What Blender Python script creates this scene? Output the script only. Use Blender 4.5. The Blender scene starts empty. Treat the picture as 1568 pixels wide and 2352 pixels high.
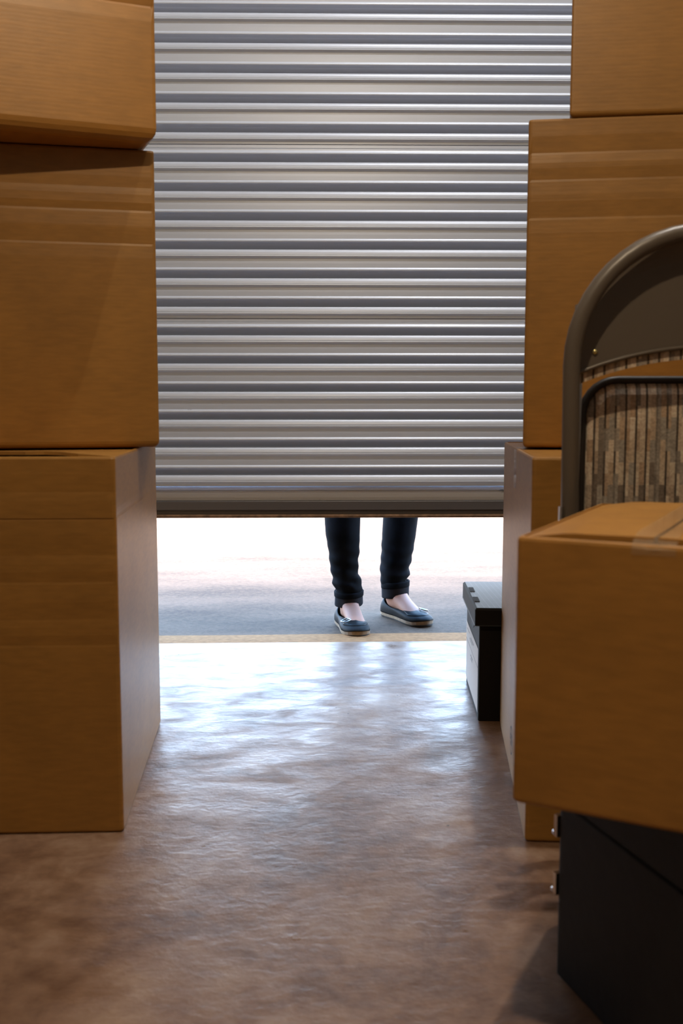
import bpy, bmesh, math, random
from mathutils import Vector, Matrix, noise
random.seed(7)
C = bpy.context.scene.collection
SC = bpy.context.scene
PI = math.pi

# ------------------------------------------------------------------ camera
cam = bpy.data.cameras.new('camera')
cam.sensor_fit = 'VERTICAL'
cam.sensor_height = 36.0
cam.lens = 2350.0 / 2352.0 * 36.0
cam.clip_start = 0.02
cam.dof.use_dof = True
cam.dof.focus_distance = 3.1
cam.dof.aperture_fstop = 6.3
cam_o = bpy.data.objects.new('camera', cam)
C.objects.link(cam_o)
cam_o.location = (0, 0, 0.72)
cam_o.rotation_euler = (math.radians(90 - 6.145), 0, math.radians(-0.975))
SC.camera = cam_o

# ------------------------------------------------------------------ daylight
W = bpy.data.worlds.new('sky'); SC.world = W; W.use_nodes = True
bg = W.node_tree.nodes['Background']
_n, _l = W.node_tree.nodes, W.node_tree.links
_tc = _n.new('ShaderNodeTexCoord'); _sp = _n.new('ShaderNodeSeparateXYZ'); _rp = _n.new('ShaderNodeValToRGB')
_l.new(_tc.outputs['Generated'], _sp.inputs[0]); _l.new(_sp.outputs[2], _rp.inputs[0]); _l.new(_rp.outputs[0], bg.inputs[0])
_e = _rp.color_ramp.elements                       # hazy horizon, blue zenith
_e[0].position = 0.0; _e[0].color = (0.72, 0.80, 0.90, 1)
_e[1].position = 1.0; _e[1].color = (0.22, 0.50, 1.0, 1)
_k = _e.new(0.40); _k.color = (0.38, 0.63, 1.0, 1)
bg.inputs[1].default_value = 14.0

# hazy sun standing behind the building: the roof shades the pavement by the sill
sun = bpy.data.lights.new('sun', 'SUN'); sun.energy = 60; sun.angle = math.radians(30); sun.color = (1.0, 0.92, 0.80)
sun_o = bpy.data.objects.new('sun', sun); C.objects.link(sun_o); sun_o.rotation_euler = (math.radians(15), 0, 0); sun_o.location = (0, -4, 12)

LAMP1 = ((0.06, 0.40, 2.20), 50, (1.0, 0.77, 0.51))
LAMP2 = ((0.85, 1.70, 4.60), 240, (1.0, 0.93, 0.85))

SC.view_settings.view_transform = 'Standard'
SC.view_settings.look = 'None'
SC.view_settings.exposure = 0.0
SC.view_settings.gamma = 1.0
SC.view_settings.use_curve_mapping = False
SC.cycles.use_denoising = True
SC.cycles.sample_clamp_indirect = 6.0
SC.cycles.max_bounces = 8
SC.cycles.caustics_reflective = False
SC.cycles.caustics_refractive = False

# ------------------------------------------------------------------ helpers
def empty(name, loc, label=None, cat=None, group=None, kind=None):
    o = bpy.data.objects.new(name, None); C.objects.link(o)
    o.location = loc; o.empty_display_size = 0.05
    tag(o, label, cat, group, kind)
    return o

def tag(o, label=None, cat=None, group=None, kind=None):
    if label: o['label'] = label
    if cat: o['category'] = cat
    if group: o['group'] = group
    if kind: o['kind'] = kind
    return o

def root_loc(p):
    while p.parent: p = p.parent
    return p.location

def mesh(name, verts, faces, mat, parent=None, smooth=False, origin=None):
    """verts in world space; the object sits at its root's origin (or `origin`)."""
    o0 = Vector(root_loc(parent)) if parent else Vector(origin or (0, 0, 0))
    me = bpy.data.meshes.new(name)
    me.from_pydata([tuple(Vector(v) - o0) for v in verts], [], faces)
    bm = bmesh.new(); bm.from_mesh(me)
    bmesh.ops.recalc_face_normals(bm, faces=bm.faces)
    bm.to_mesh(me); bm.free()
    if smooth:
        for p in me.polygons: p.use_smooth = True
    me.materials.append(mat)
    o = bpy.data.objects.new(name, me); C.objects.link(o)
    if parent: o.parent = parent
    else: o.location = o0
    return o

def copy_part(src, parent, dz):
    o = src.copy(); C.objects.link(o); o.parent = parent
    o.location = src.location + Vector((0, 0, dz))
    return o

class G:
    """collects geometry"""
    def __init__(s): s.v = []; s.f = []
    def add(s, v, f):
        n = len(s.v); s.v += [tuple(p) for p in v]; s.f += [tuple(i + n for i in q) for q in f]; return s
    def box(s, c, d, M=None):
        x, y, z = (k / 2 for k in d); c = Vector(c)
        v = [Vector((a * x, b * y, e * z)) for a in (-1, 1) for b in (-1, 1) for e in (-1, 1)]
        if M: v = [M @ p for p in v]
        v = [p + c for p in v]
        return s.add(v, [(0, 1, 3, 2), (4, 6, 7, 5), (0, 4, 5, 1), (2, 3, 7, 6), (0, 2, 6, 4), (1, 5, 7, 3)])
    def loft(s, rings, caps=True, closed=True):
        n = len(rings[0]); v = [p for r in rings for p in r]; f = []
        for i in range(len(rings) - 1):
            for j in range(n if closed else n - 1):
                k = (j + 1) % n
                f.append((i * n + j, i * n + k, (i + 1) * n + k, (i + 1) * n + j))
        if caps:
            f.append(tuple(range(n - 1, -1, -1))); b = (len(rings) - 1) * n; f.append(tuple(b + j for j in range(n)))
        return s.add(v, f)
    def tube(s, path, r, n=10, closed=False, flat=1.0):
        path = [Vector(p) for p in path]; rings = []; m = len(path); up = None
        for i, p in enumerate(path):
            a = path[(i - 1) % m] if (closed or i) else p
            b = path[(i + 1) % m] if (closed or i < m - 1) else p
            t = (b - a).normalized()
            if up is None:
                up = Vector((0, 1, 0)) if abs(t.y) < 0.9 else Vector((0, 0, 1))
            u = (up - t * up.dot(t)).normalized(); w = t.cross(u); up = u
            rr = r[i] if isinstance(r, (list, tuple)) else r
            rings.append([p + u * math.cos(2 * PI * k / n) * rr * flat + w * math.sin(2 * PI * k / n) * rr for k in range(n)])
        if closed: rings.append(rings[0])
        return s.loft(rings, caps=not closed)
    def build(s, name, mat, parent=None, smooth=False, origin=None):
        return mesh(name, s.v, s.f, mat, parent, smooth, origin)

# ------------------------------------------------------------------ materials
def newmat(name):
    m = bpy.data.materials.new(name); m.use_nodes = True
    nt = m.node_tree
    return m, nt, nt.nodes, nt.links, nt.nodes['Principled BSDF']

def simple(name, col, rough=0.5, metal=0.0, spec=0.5, alpha=1.0, noise_amt=0.0, nscale=40, bump=0.0):
    m, nt, N, L, b = newmat(name)
    b.inputs['Base Color'].default_value = (*col, 1)
    b.inputs['Roughness'].default_value = rough
    b.inputs['Metallic'].default_value = metal
    b.inputs['Specular IOR Level'].default_value = spec
    b.inputs['Alpha'].default_value = alpha
    if noise_amt or bump:
        tc = N.new('ShaderNodeTexCoord'); nz = N.new('ShaderNodeTexNoise')
        nz.inputs['Scale'].default_value = nscale; nz.inputs['Detail'].default_value = 5
        L.new(tc.outputs['Object'], nz.inputs['Vector'])
        if noise_amt:
            rp = N.new('ShaderNodeValToRGB')
            rp.color_ramp.elements[0].position = 0.3; rp.color_ramp.elements[1].position = 0.7
            rp.color_ramp.elements[0].color = (*[c * (1 - noise_amt) for c in col], 1)
            rp.color_ramp.elements[1].color = (*[min(1, c * (1 + noise_amt)) for c in col], 1)
            L.new(nz.outputs[0], rp.inputs[0]); L.new(rp.outputs[0], b.inputs['Base Color'])
        if bump:
            bp = N.new('ShaderNodeBump'); bp.inputs['Strength'].default_value = bump; bp.inputs['Distance'].default_value = 0.002
            L.new(nz.outputs[0], bp.inputs['Height']); L.new(bp.outputs[0], b.inputs['Normal'])
    return m

def mapping(N, L, src, scale, loc=(0, 0, 0)):
    mp = N.new('ShaderNodeMapping'); mp.inputs['Scale'].default_value = scale; mp.inputs['Location'].default_value = loc
    L.new(src, mp.inputs['Vector']); return mp.outputs[0]

def cardboard(name, col, rough=0.42):
    m, nt, N, L, b = newmat(name)
    tc = N.new('ShaderNodeTexCoord'); geo = tc.outputs['Object']
    n1 = N.new('ShaderNodeTexNoise'); n1.inputs['Scale'].default_value = 1.0; n1.inputs['Detail'].default_value = 6
    L.new(mapping(N, L, geo, (30, 30, 140)), n1.inputs['Vector'])
    n2 = N.new('ShaderNodeTexNoise'); n2.inputs['Scale'].default_value = 7; n2.inputs['Detail'].default_value = 3
    L.new(geo, n2.inputs['Vector'])
    ad = N.new('ShaderNodeMath'); ad.operation = 'ADD'; L.new(n1.outputs[0], ad.inputs[0]); L.new(n2.outputs[0], ad.inputs[1])
    hf = N.new('ShaderNodeMath'); hf.operation = 'MULTIPLY'; hf.inputs[1].default_value = 0.5; L.new(ad.outputs[0], hf.inputs[0])
    rp = N.new('ShaderNodeValToRGB'); e = rp.color_ramp.elements
    e[0].position = 0.36; e[1].position = 0.64
    e[0].color = (*[c * 0.86 for c in col], 1); e[1].color = (*[c * 1.12 for c in col], 1)
    L.new(hf.outputs[0], rp.inputs[0]); L.new(rp.outputs[0], b.inputs['Base Color'])
    b.inputs['Roughness'].default_value = rough
    b.inputs['Specular IOR Level'].default_value = 0.5
    # flute ribbing and fibre relief
    wv = N.new('ShaderNodeTexWave'); wv.bands_direction = 'Z'; wv.inputs['Scale'].default_value = 45; wv.inputs['Distortion'].default_value = 1.5
    L.new(geo, wv.inputs['Vector'])
    mx = N.new('ShaderNodeMath'); mx.operation = 'MULTIPLY_ADD'; mx.inputs[1].default_value = 0.35
    L.new(wv.outputs[1], mx.inputs[0]); L.new(n1.outputs[0], mx.inputs[2])
    bp = N.new('ShaderNodeBump'); bp.inputs['Strength'].default_value = 0.07; bp.inputs['Distance'].default_value = 0.001
    L.new(mx.outputs[0], bp.inputs['Height']); L.new(bp.outputs[0], b.inputs['Normal'])
    return m

M_CARD = cardboard('cardboard', (0.345, 0.168, 0.034))
M_CARD2 = cardboard('cardboard_warm', (0.405, 0.192, 0.038))
M_EDGE = simple('cardboard_edge', (0.30, 0.15, 0.05), 0.7)
M_TAPE = simple('clear_tape', (0.55, 0.42, 0.28), 0.10, alpha=0.24)
M_INK = simple('ink', (0.03, 0.03, 0.05), 0.6)

def concrete():
    m, nt, N, L, b = newmat('stained_concrete')
    tc = N.new('ShaderNodeTexCoord'); g = tc.outputs['Object']
    def nz(scale, detail=6, rough=0.6, vec=None, dist=0.0):
        n = N.new('ShaderNodeTexNoise'); n.inputs['Scale'].default_value = scale; n.inputs['Detail'].default_value = detail
        n.inputs['Roughness'].default_value = rough; n.inputs['Distortion'].default_value = dist
        L.new(vec or g, n.inputs['Vector']); return n.outputs[0]
    big = nz(3.4, 7, 0.66, dist=0.6); mid = nz(20, 8, 0.65, dist=0.3); fine = nz(150, 3, 0.6)
    rp = N.new('ShaderNodeValToRGB'); e = rp.color_ramp.elements
    e[0].position = 0.38; e[0].color = (0.105, 0.053, 0.029, 1)
    e[1].position = 0.66; e[1].color = (0.33, 0.225, 0.155, 1)
    k = e.new(0.51); k.color = (0.20, 0.115, 0.068, 1)
    mixv = N.new('ShaderNodeMath'); mixv.operation = 'MULTIPLY_ADD'; mixv.inputs[1].default_value = 0.38
    hm = N.new('ShaderNodeMath'); hm.operation = 'MULTIPLY'; hm.inputs[1].default_value = 0.64
    L.new(big, hm.inputs[0]); L.new(mid, mixv.inputs[0]); L.new(hm.outputs[0], mixv.inputs[2])
    L.new(mixv.outputs[0], rp.inputs[0])
    # dark specks
    vo = N.new('ShaderNodeTexVoronoi'); vo.inputs['Scale'].default_value = 45; L.new(g, vo.inputs['Vector'])
    sp = N.new('ShaderNodeMath'); sp.operation = 'LESS_THAN'; sp.inputs[1].default_value = 0.11; L.new(vo.outputs['Distance'], sp.inputs[0])
    sm = N.new('ShaderNodeMath'); sm.operation = 'GREATER_THAN'; sm.inputs[1].default_value = 0.62; L.new(big, sm.inputs[0])
    sx = N.new('ShaderNodeMath'); sx.operation = 'MULTIPLY'; L.new(sp.outputs[0], sx.inputs[0]); L.new(sm.outputs[0], sx.inputs[1])
    mx = N.new('ShaderNodeMixRGB'); mx.inputs[2].default_value = (0.05, 0.04, 0.035, 1)
    L.new(sx.outputs[0], mx.inputs[0]); L.new(rp.outputs[0], mx.inputs[1]); L.new(mx.outputs[0], b.inputs['Base Color'])
    # trowel relief: streaks along x plus pits
    st = nz(1.0, 6, 0.6, mapping(N, L, g, (38, 62, 38)), 0.4)
    rr = N.new('ShaderNodeMapRange'); rr.inputs[1].default_value = 0.3; rr.inputs[2].default_value = 0.7
    rr.inputs[3].default_value = 0.25; rr.inputs[4].default_value = 0.60
    sr = nz(1.0, 6, 0.62, mapping(N, L, g, (7, 13, 7), (3.1, 1.7, 0)), 0.5)
    L.new(sr, rr.inputs[0]); L.new(rr.outputs[0], b.inputs['Roughness'])
    h1 = N.new('ShaderNodeMath'); h1.operation = 'MULTIPLY_ADD'; h1.inputs[1].default_value = 0.25
    L.new(fine, h1.inputs[0]); L.new(st, h1.inputs[2])
    h2 = N.new('ShaderNodeMath'); h2.operation = 'MULTIPLY_ADD'; h2.inputs[1].default_value = 0.5
    L.new(mid, h2.inputs[0]); L.new(h1.outputs[0], h2.inputs[2])
    bp = N.new('ShaderNodeBump'); bp.inputs['Strength'].default_value = 0.36; bp.inputs['Distance'].default_value = 0.003
    L.new(h2.outputs[0], bp.inputs['Height']); L.new(bp.outputs[0], b.inputs['Normal'])
    b.inputs['Specular IOR Level'].default_value = 0.42
    return m
M_FLOOR = concrete()

def asphalt():
    m, nt, N, L, b = newmat('worn_pavement')
    tc = N.new('ShaderNodeTexCoord'); g = tc.outputs['Object']
    n1 = N.new('ShaderNodeTexNoise'); n1.inputs['Scale'].default_value = 1; n1.inputs['Detail'].default_value = 7
    L.new(mapping(N, L, g, (1.6, 5, 1)), n1.inputs['Vector'])
    n2 = N.new('ShaderNodeTexNoise'); n2.inputs['Scale'].default_value = 60; n2.inputs['Detail'].default_value = 6; n2.inputs['Roughness'].default_value = 0.7
    L.new(g, n2.inputs['Vector'])
    a = N.new('ShaderNodeMath'); a.operation = 'MULTIPLY_ADD'; a.inputs[1].default_value = 0.5
    h = N.new('ShaderNodeMath'); h.operation = 'MULTIPLY'; h.inputs[1].default_value = 0.5
    L.new(n2.outputs[0], h.inputs[0]); L.new(n1.outputs[0], a.inputs[0]); L.new(h.outputs[0], a.inputs[2])
    rp = N.new('ShaderNodeValToRGB'); e = rp.color_ramp.elements
    e[0].position = 0.34; e[0].color = (0.048, 0.030, 0.0195, 1); e[1].position = 0.62; e[1].color = (0.122, 0.077, 0.050, 1)
    L.new(a.outputs[0], rp.inputs[0]); L.new(rp.outputs[0], b.inputs['Base Color'])
    b.inputs['Roughness'].default_value = 0.85; b.inputs['Specular IOR Level'].default_value = 0.12
    bp = N.new('ShaderNodeBump'); bp.inputs['Strength'].default_value = 0.8; bp.inputs['Distance'].default_value = 0.006
    L.new(n2.outputs[0], bp.inputs['Height']); L.new(bp.outputs[0], b.inputs['Normal'])
    return m
M_ASPH = asphalt()
M_SILL = simple('tan_concrete', (0.26, 0.130, 0.056), 0.9, spec=0.08, noise_amt=0.18, nscale=60, bump=0.4)
M_WALL = simple('wall_paint', (0.20, 0.19, 0.18), 0.8, noise_amt=0.05, nscale=6)
M_CEIL = simple('ceiling_paint', (0.22, 0.21, 0.20), 0.85)
M_STEEL = simple('galvanised_steel', (0.42, 0.42, 0.42), 0.42, 0.7, noise_amt=0.15, nscale=30)

def door_paint(name, col, dirt, rough=0.3, metal=0.0):
    m, nt, N, L, b = newmat(name)
    tc = N.new('ShaderNodeTexCoord'); geo = N.new('ShaderNodeNewGeometry'); g = geo.outputs['Position']
    n1 = N.new('ShaderNodeTexNoise'); n1.inputs['Scale'].default_value = 1; n1.inputs['Detail'].default_value = 8; n1.inputs['Roughness'].default_value = 0.7
    L.new(mapping(N, L, g, (14, 60, 60)), n1.inputs['Vector'])
    n2 = N.new('ShaderNodeTexNoise'); n2.inputs['Scale'].default_value = 2.2; n2.inputs['Detail'].default_value = 2
    L.new(mapping(N, L, g, (1, 1, 3)), n2.inputs['Vector'])
    ad = N.new('ShaderNodeMath'); ad.operation = 'ADD'; L.new(n1.outputs[0], ad.inputs[0]); L.new(n2.outputs[0], ad.inputs[1])
    rp = N.new('ShaderNodeValToRGB'); e = rp.color_ramp.elements
    lo = 1.38 - dirt; e[0].position = min(0.98, lo / 1.0 * 0.5); e[1].position = min(1.0, e[0].position + 0.02)
    e[0].color = (0, 0, 0, 1); e[1].color = (1, 1, 1, 1)
    hf = N.new('ShaderNodeMath'); hf.operation = 'MULTIPLY'; hf.inputs[1].default_value = 0.5
    L.new(ad.outputs[0], hf.inputs[0]); L.new(hf.outputs[0], rp.inputs[0])
    mx = N.new('ShaderNodeMixRGB'); mx.inputs[1].default_value = (*col, 1); mx.inputs[2].default_value = (0.10, 0.12, 0.11, 1)
    ml = N.new('ShaderNodeMath'); ml.operation = 'MULTIPLY'; ml.inputs[1].default_value = 0.7
    L.new(rp.outputs[0], ml.inputs[0]); L.new(ml.outputs[0], mx.inputs[0])
    L.new(mx.outputs[0], b.inputs['Base Color'])
    b.inputs['Roughness'].default_value = rough
    b.inputs['Metallic'].default_value = metal
    return m
M_DOOR = door_paint('door_enamel', (0.67, 0.76, 0.94), 0.0, 0.42, 0.2)  # cool white; its blue tint stands in for daylight bounced onto the ribs
M_DOORLOW = door_paint('door_enamel_scuffed', (0.40, 0.375, 0.35), 0.17, 0.5)
M_BAR = door_paint('bottom_bar_steel', (0.14, 0.135, 0.14), 0.10, 0.35, 0.3)
M_SEAL = simple('brown_rubber', (0.20, 0.11, 0.055), 0.7, noise_amt=0.4, nscale=60)
M_DARK = simple('dark_groove', (0.03, 0.03, 0.035), 0.7)

# ------------------------------------------------------------------ room shell
DY = 3.087                      # plane of the roll-up door
XW, YB, ZC = 1.45, -2.2, 4.8
sill_in = lambda x: 3.024 + 0.019 * x
sill_out = lambda x: 3.150 + 0.027 * x

g = G()
xs = [-XW - 0.2 + i * (2 * XW + 0.4) / 12 for i in range(13)]
rings = [[(x, YB - 0.1, 0) for x in xs], [(x, sill_in(x), 0) for x in xs], [(x, sill_in(x), -0.15) for x in xs], [(x, YB - 0.1, -0.15) for x in xs]]
g.loft([[r[i] for r in rings] for i in range(13)])
tag(g.build('floor', M_FLOOR), 'brown stained concrete floor of the storage unit', None, None, 'structure')

g = G()
rings = [[(x, sill_in(x), -0.004) for x in xs], [(x, sill_out(x) + 0.003 * math.sin(x * 7), -0.004) for x in xs], [(x, sill_out(x), -0.15) for x in xs], [(x, sill_in(x), -0.15) for x in xs]]
g.loft([[r[i] for r in rings] for i in range(13)])
tag(g.build('trim_1', M_SILL), 'tan concrete sill strip under the roll-up door', None, None, 'structure')

g = G()
xa = [-14 + i for i in range(29)]
top = [[(x, sill_out(x) if abs(x) < 3 else 3.15, -0.010) for x in xa], [(x, 22, -0.010) for x in xa], [(x, 22, -0.2) for x in xa], [(x, 3.16, -0.2) for x in xa]]
g.loft([[r[i] for r in top] for i in range(29)])
tag(g.build('pavement', M_ASPH), 'grey worn pavement outside the open door', None, None, 'structure')

tag(G().box((-XW - 0.05, (YB + DY + 0.15) / 2, ZC / 2), (0.1, DY + 0.15 - YB, ZC)).build('wall_left', M_WALL), 'side wall behind the left box stack', None, None, 'structure')
tag(G().box((XW + 0.05, (YB + DY + 0.15) / 2, ZC / 2), (0.1, DY + 0.15 - YB, ZC)).build('wall_right', M_WALL), 'side wall behind the right box stack', None, None, 'structure')
tag(G().box((0, YB - 0.05, ZC / 2), (2 * XW, 0.1, ZC)).build('wall_back', M_WALL), 'rear wall of the storage unit', None, None, 'structure')
g = G()
g.box((-XW + 0.1, DY + 0.10, ZC / 2), (0.2, 0.1, ZC)); g.box((XW - 0.1, DY + 0.10, ZC / 2), (0.2, 0.1, ZC))
g.box((0, DY + 0.10, (2.25 + ZC) / 2), (2 * XW - 0.4, 0.1, ZC - 2.25))
tag(g.build('wall_front', M_WALL), 'front wall with the door opening', None, None, 'structure')
tag(G().box((0, (YB + DY) / 2 + 0.02, ZC + 0.06), (2 * XW + 0.4, DY - YB + 0.4, 0.12)).build('ceiling', M_CEIL), 'high ceiling slab of the storage unit', None, None, 'structure')
for i, sx in enumerate((-1, 1)):
    g = G(); x0 = sx * (XW - 0.225)
    g.box((x0 + sx * 0.02, DY, 1.15), (0.012, 0.06, 2.3)); g.box((x0, DY - 0.027, 1.15), (0.05, 0.006, 2.3)); g.box((x0, DY + 0.027, 1.15), (0.05, 0.006, 2.3))
    tag(g.build('trim_%d' % (i + 2), M_STEEL), ('left' if sx < 0 else 'right') + ' steel guide channel of the roll-up door', None, None, 'structure')

# ------------------------------------------------------------------ ceiling lamps (above the frame)
M_LAMP = simple('lamp_socket', (0.75, 0.73, 0.7), 0.4)
for (loc, pw, col), lab in ((LAMP1, 'round white ceiling lamp holder near the camera'), (LAMP2, 'round white ceiling lamp holder near the door')):
    t = empty('ceiling_lamp', (loc[0], loc[1], ZC), lab, 'lamp')
    def disc(r, z): return [(loc[0] + r * math.cos(2 * PI * k / 24), loc[1] + r * math.sin(2 * PI * k / 24), z) for k in range(24)]
    g = G(); g.loft([disc(0.07, ZC), disc(0.07, ZC - 0.015), disc(0.045, ZC - 0.035)]); g.build('base', M_LAMP, t)
    g = G(); g.loft([disc(0.022, ZC - 0.03), disc(0.022, loc[2] + 0.055), disc(0.018, loc[2] + 0.05)]); g.build('socket', M_LAMP, t)
    ld = bpy.data.lights.new('bulb', 'POINT'); ld.energy = pw; ld.color = col; ld.shadow_soft_size = 0.028
    lo = bpy.data.objects.new('bulb_light', ld); C.objects.link(lo); lo.parent = t; lo.location = (0, 0, loc[2] - ZC)

# ------------------------------------------------------------------ roll-up door
DOOR_W = 2 * XW - 0.42
door = empty('door_1', (0, DY, 0.370), 'white corrugated steel roll-up door, half raised', None, None, 'structure')
PITCH = 0.0835
Z0 = 0.5011
def profile(seam):
    # (distance below the valley, offset towards the room)
    p = [(0.0, -0.0265), (0.0007, -0.0110), (0.0020, -0.0040), (0.006, -0.0008), (0.010, 0.0010), (0.015, 0.0022), (0.0175, 0.0024), (0.0180, 0.0019), (0.0188, 0.0028), (0.0215, 0.0032), (0.0228, 0.0026),
         (0.0268, -0.0018), (0.0290, -0.0024)]
    if seam:
        p += [(0.0345, -0.0024), (0.0352, -0.0065), (0.0362, -0.0065), (0.0366, -0.0036), (0.0455, -0.0036), (0.0463, -0.0048), (0.0475, -0.0036), (0.0520, -0.0034)]
    else:
        p += [(0.0420, -0.0022), (0.0540, -0.0024)]
    p += [(0.0555, -0.0014), (0.0580, 0.0004), (0.0605, 0.0013), (0.0625, 0.0010), (0.0638, -0.0008), (0.0680, -0.0090), (0.0720, -0.0143), (0.0760, -0.0194), (0.0800, -0.0240), (PITCH, -0.0270)]
    return p
def slat_mesh(prof, ztop, zscale=1.0):
    g = G(); x0 = DOOR_W / 2
    L_, R_ = [], []
    for s, o in prof:
        L_.append((-x0, DY - o, ztop - s)); R_.append((x0, DY - o, ztop - s))
    back = [(s, o - 0.0012) for s, o in reversed(prof)]
    for s, o in back:
        L_.append((-x0, DY - o, ztop - s)); R_.append((x0, DY - o, ztop - s))
    g.loft([L_, R_]); return g
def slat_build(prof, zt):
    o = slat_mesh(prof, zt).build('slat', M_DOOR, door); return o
plain = seamed = None
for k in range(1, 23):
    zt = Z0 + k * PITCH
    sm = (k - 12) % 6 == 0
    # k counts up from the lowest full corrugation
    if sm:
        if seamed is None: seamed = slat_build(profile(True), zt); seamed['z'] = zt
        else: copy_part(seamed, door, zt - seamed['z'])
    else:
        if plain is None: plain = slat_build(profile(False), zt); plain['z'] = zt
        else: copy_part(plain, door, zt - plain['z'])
for o in (plain, seamed):
    del o['z']
for o in door.children:
    if 'z' in o: del o['z']
low = [(s, o) for s, o in profile(True) if s < 0.0352]
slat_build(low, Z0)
g = G(); x0 = DOOR_W / 2
g.box((0, DY + 0.0125, 0.4640), (DOOR_W, 0.006, 0.012)); g.build('lap_strip', M_DOORLOW, door)
pr = [(0.460, -0.010), (0.4535, -0.0085), (0.4525, -0.0100), (0.4515, -0.0080), (0.4320, -0.0070), (0.4225, -0.0075), (0.4215, -0.0140), (0.460, -0.0140)]
g = G(); g.loft([[(-x0, DY - o, z) for z, o in pr], [(x0, DY - o, z) for z, o in pr]]); g.build('bottom_panel', M_DOORLOW, door)
g = G()
pr = [(0.4215, -0.012), (0.4215, 0.0005), (0.4195, 0.0015), (0.3950, 0.0010), (0.3925, -0.0020), (0.3920, -0.008), (0.3800, -0.008), (0.3800, -0.030), (0.4215, -0.030)]
g.loft([[(-x0, DY - o, z) for z, o in pr], [(x0, DY - o, z) for z, o in pr]]); g.build('bottom_bar', M_BAR, door)
g = G()
pr = [(0.3800 + 0.0005, 0.004), (0.3760, 0.006), (0.3725, 0.005), (0.3701, 0.000), (0.3701, -0.024), (0.3800, -0.028)]
g.loft([[(-x0, DY - o, z) for z, o in pr], [(x0, DY - o, z) for z, o in pr]]); g.build('bottom_seal', M_SEAL, door)

# ------------------------------------------------------------------ cardboard boxes
def v2(a): return Vector((a[0], a[1]))
def inset_quad(q, d):
    out = []
    for i in range(4):
        p, a, b = v2(q[i]), v2(q[i - 1]), v2(q[(i + 1) % 4])
        e1 = (p - a).normalized(); e2 = (b - p).normalized()
        n1 = Vector((-e1.y, e1.x)); n2 = Vector((-e2.y, e2.x))
        # intersection of both inset lines
        den = e1.x * e2.y - e1.y * e2.x
        P1 = p + n1 * d; P2 = p + n2 * d
        t = ((P2.x - P1.x) * e2.y - (P2.y - P1.y) * e2.x) / den
        out.append(P1 + e1 * t)
    return out
FACES = ('front', 'right', 'back', 'left')
NF = 9
def ring(q, d, r, z, offs):
    q = inset_quad(q, d); r = max(r - d * 0.5, 0.0008); pts = []
    for i in range(4):
        p, nx, nn = q[i], q[(i + 1) % 4], q[(i + 2) % 4]
        e = (nx - p).normalized(); n = Vector((-e.y, e.x)); e2 = (nn - nx).normalized()
        a = p + e * r; b = nx - e * r; o = offs.get(FACES[i], 0.0)
        for j in range(NF + 1):
            t = j / NF
            t = 0.5 - 0.5 * math.cos(PI * t) if 0 < j < NF else t
            k = 1.0
            pp = a.lerp(b, t) + n * o * k
            pts.append((pp.x, pp.y, z))
        c0, c1 = b, nx + e2 * r
        for j in (1, 2):                      # rounded corner
            t = j / 3
            pp = c0 * (1 - t) ** 2 + nx * 2 * t * (1 - t) + c1 * t * t
            pts.append((pp.x, pp.y, z))
    return pts
def quad(fl, ang_front, width, ang_side, depth, anchor='l'):
    """footprint from one front corner: angles in degrees, front direction ccw from +x, side direction clockwise from +y"""
    ef = Vector((math.cos(math.radians(ang_front)), math.sin(math.radians(ang_front))))
    es = Vector((math.sin(math.radians(ang_side)), math.cos(math.radians(ang_side))))
    p = v2(fl)
    if anchor == 'r': p = p - ef * width
    return [p, p + ef * width, p + ef * width + es * depth, p + es * depth]
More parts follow.
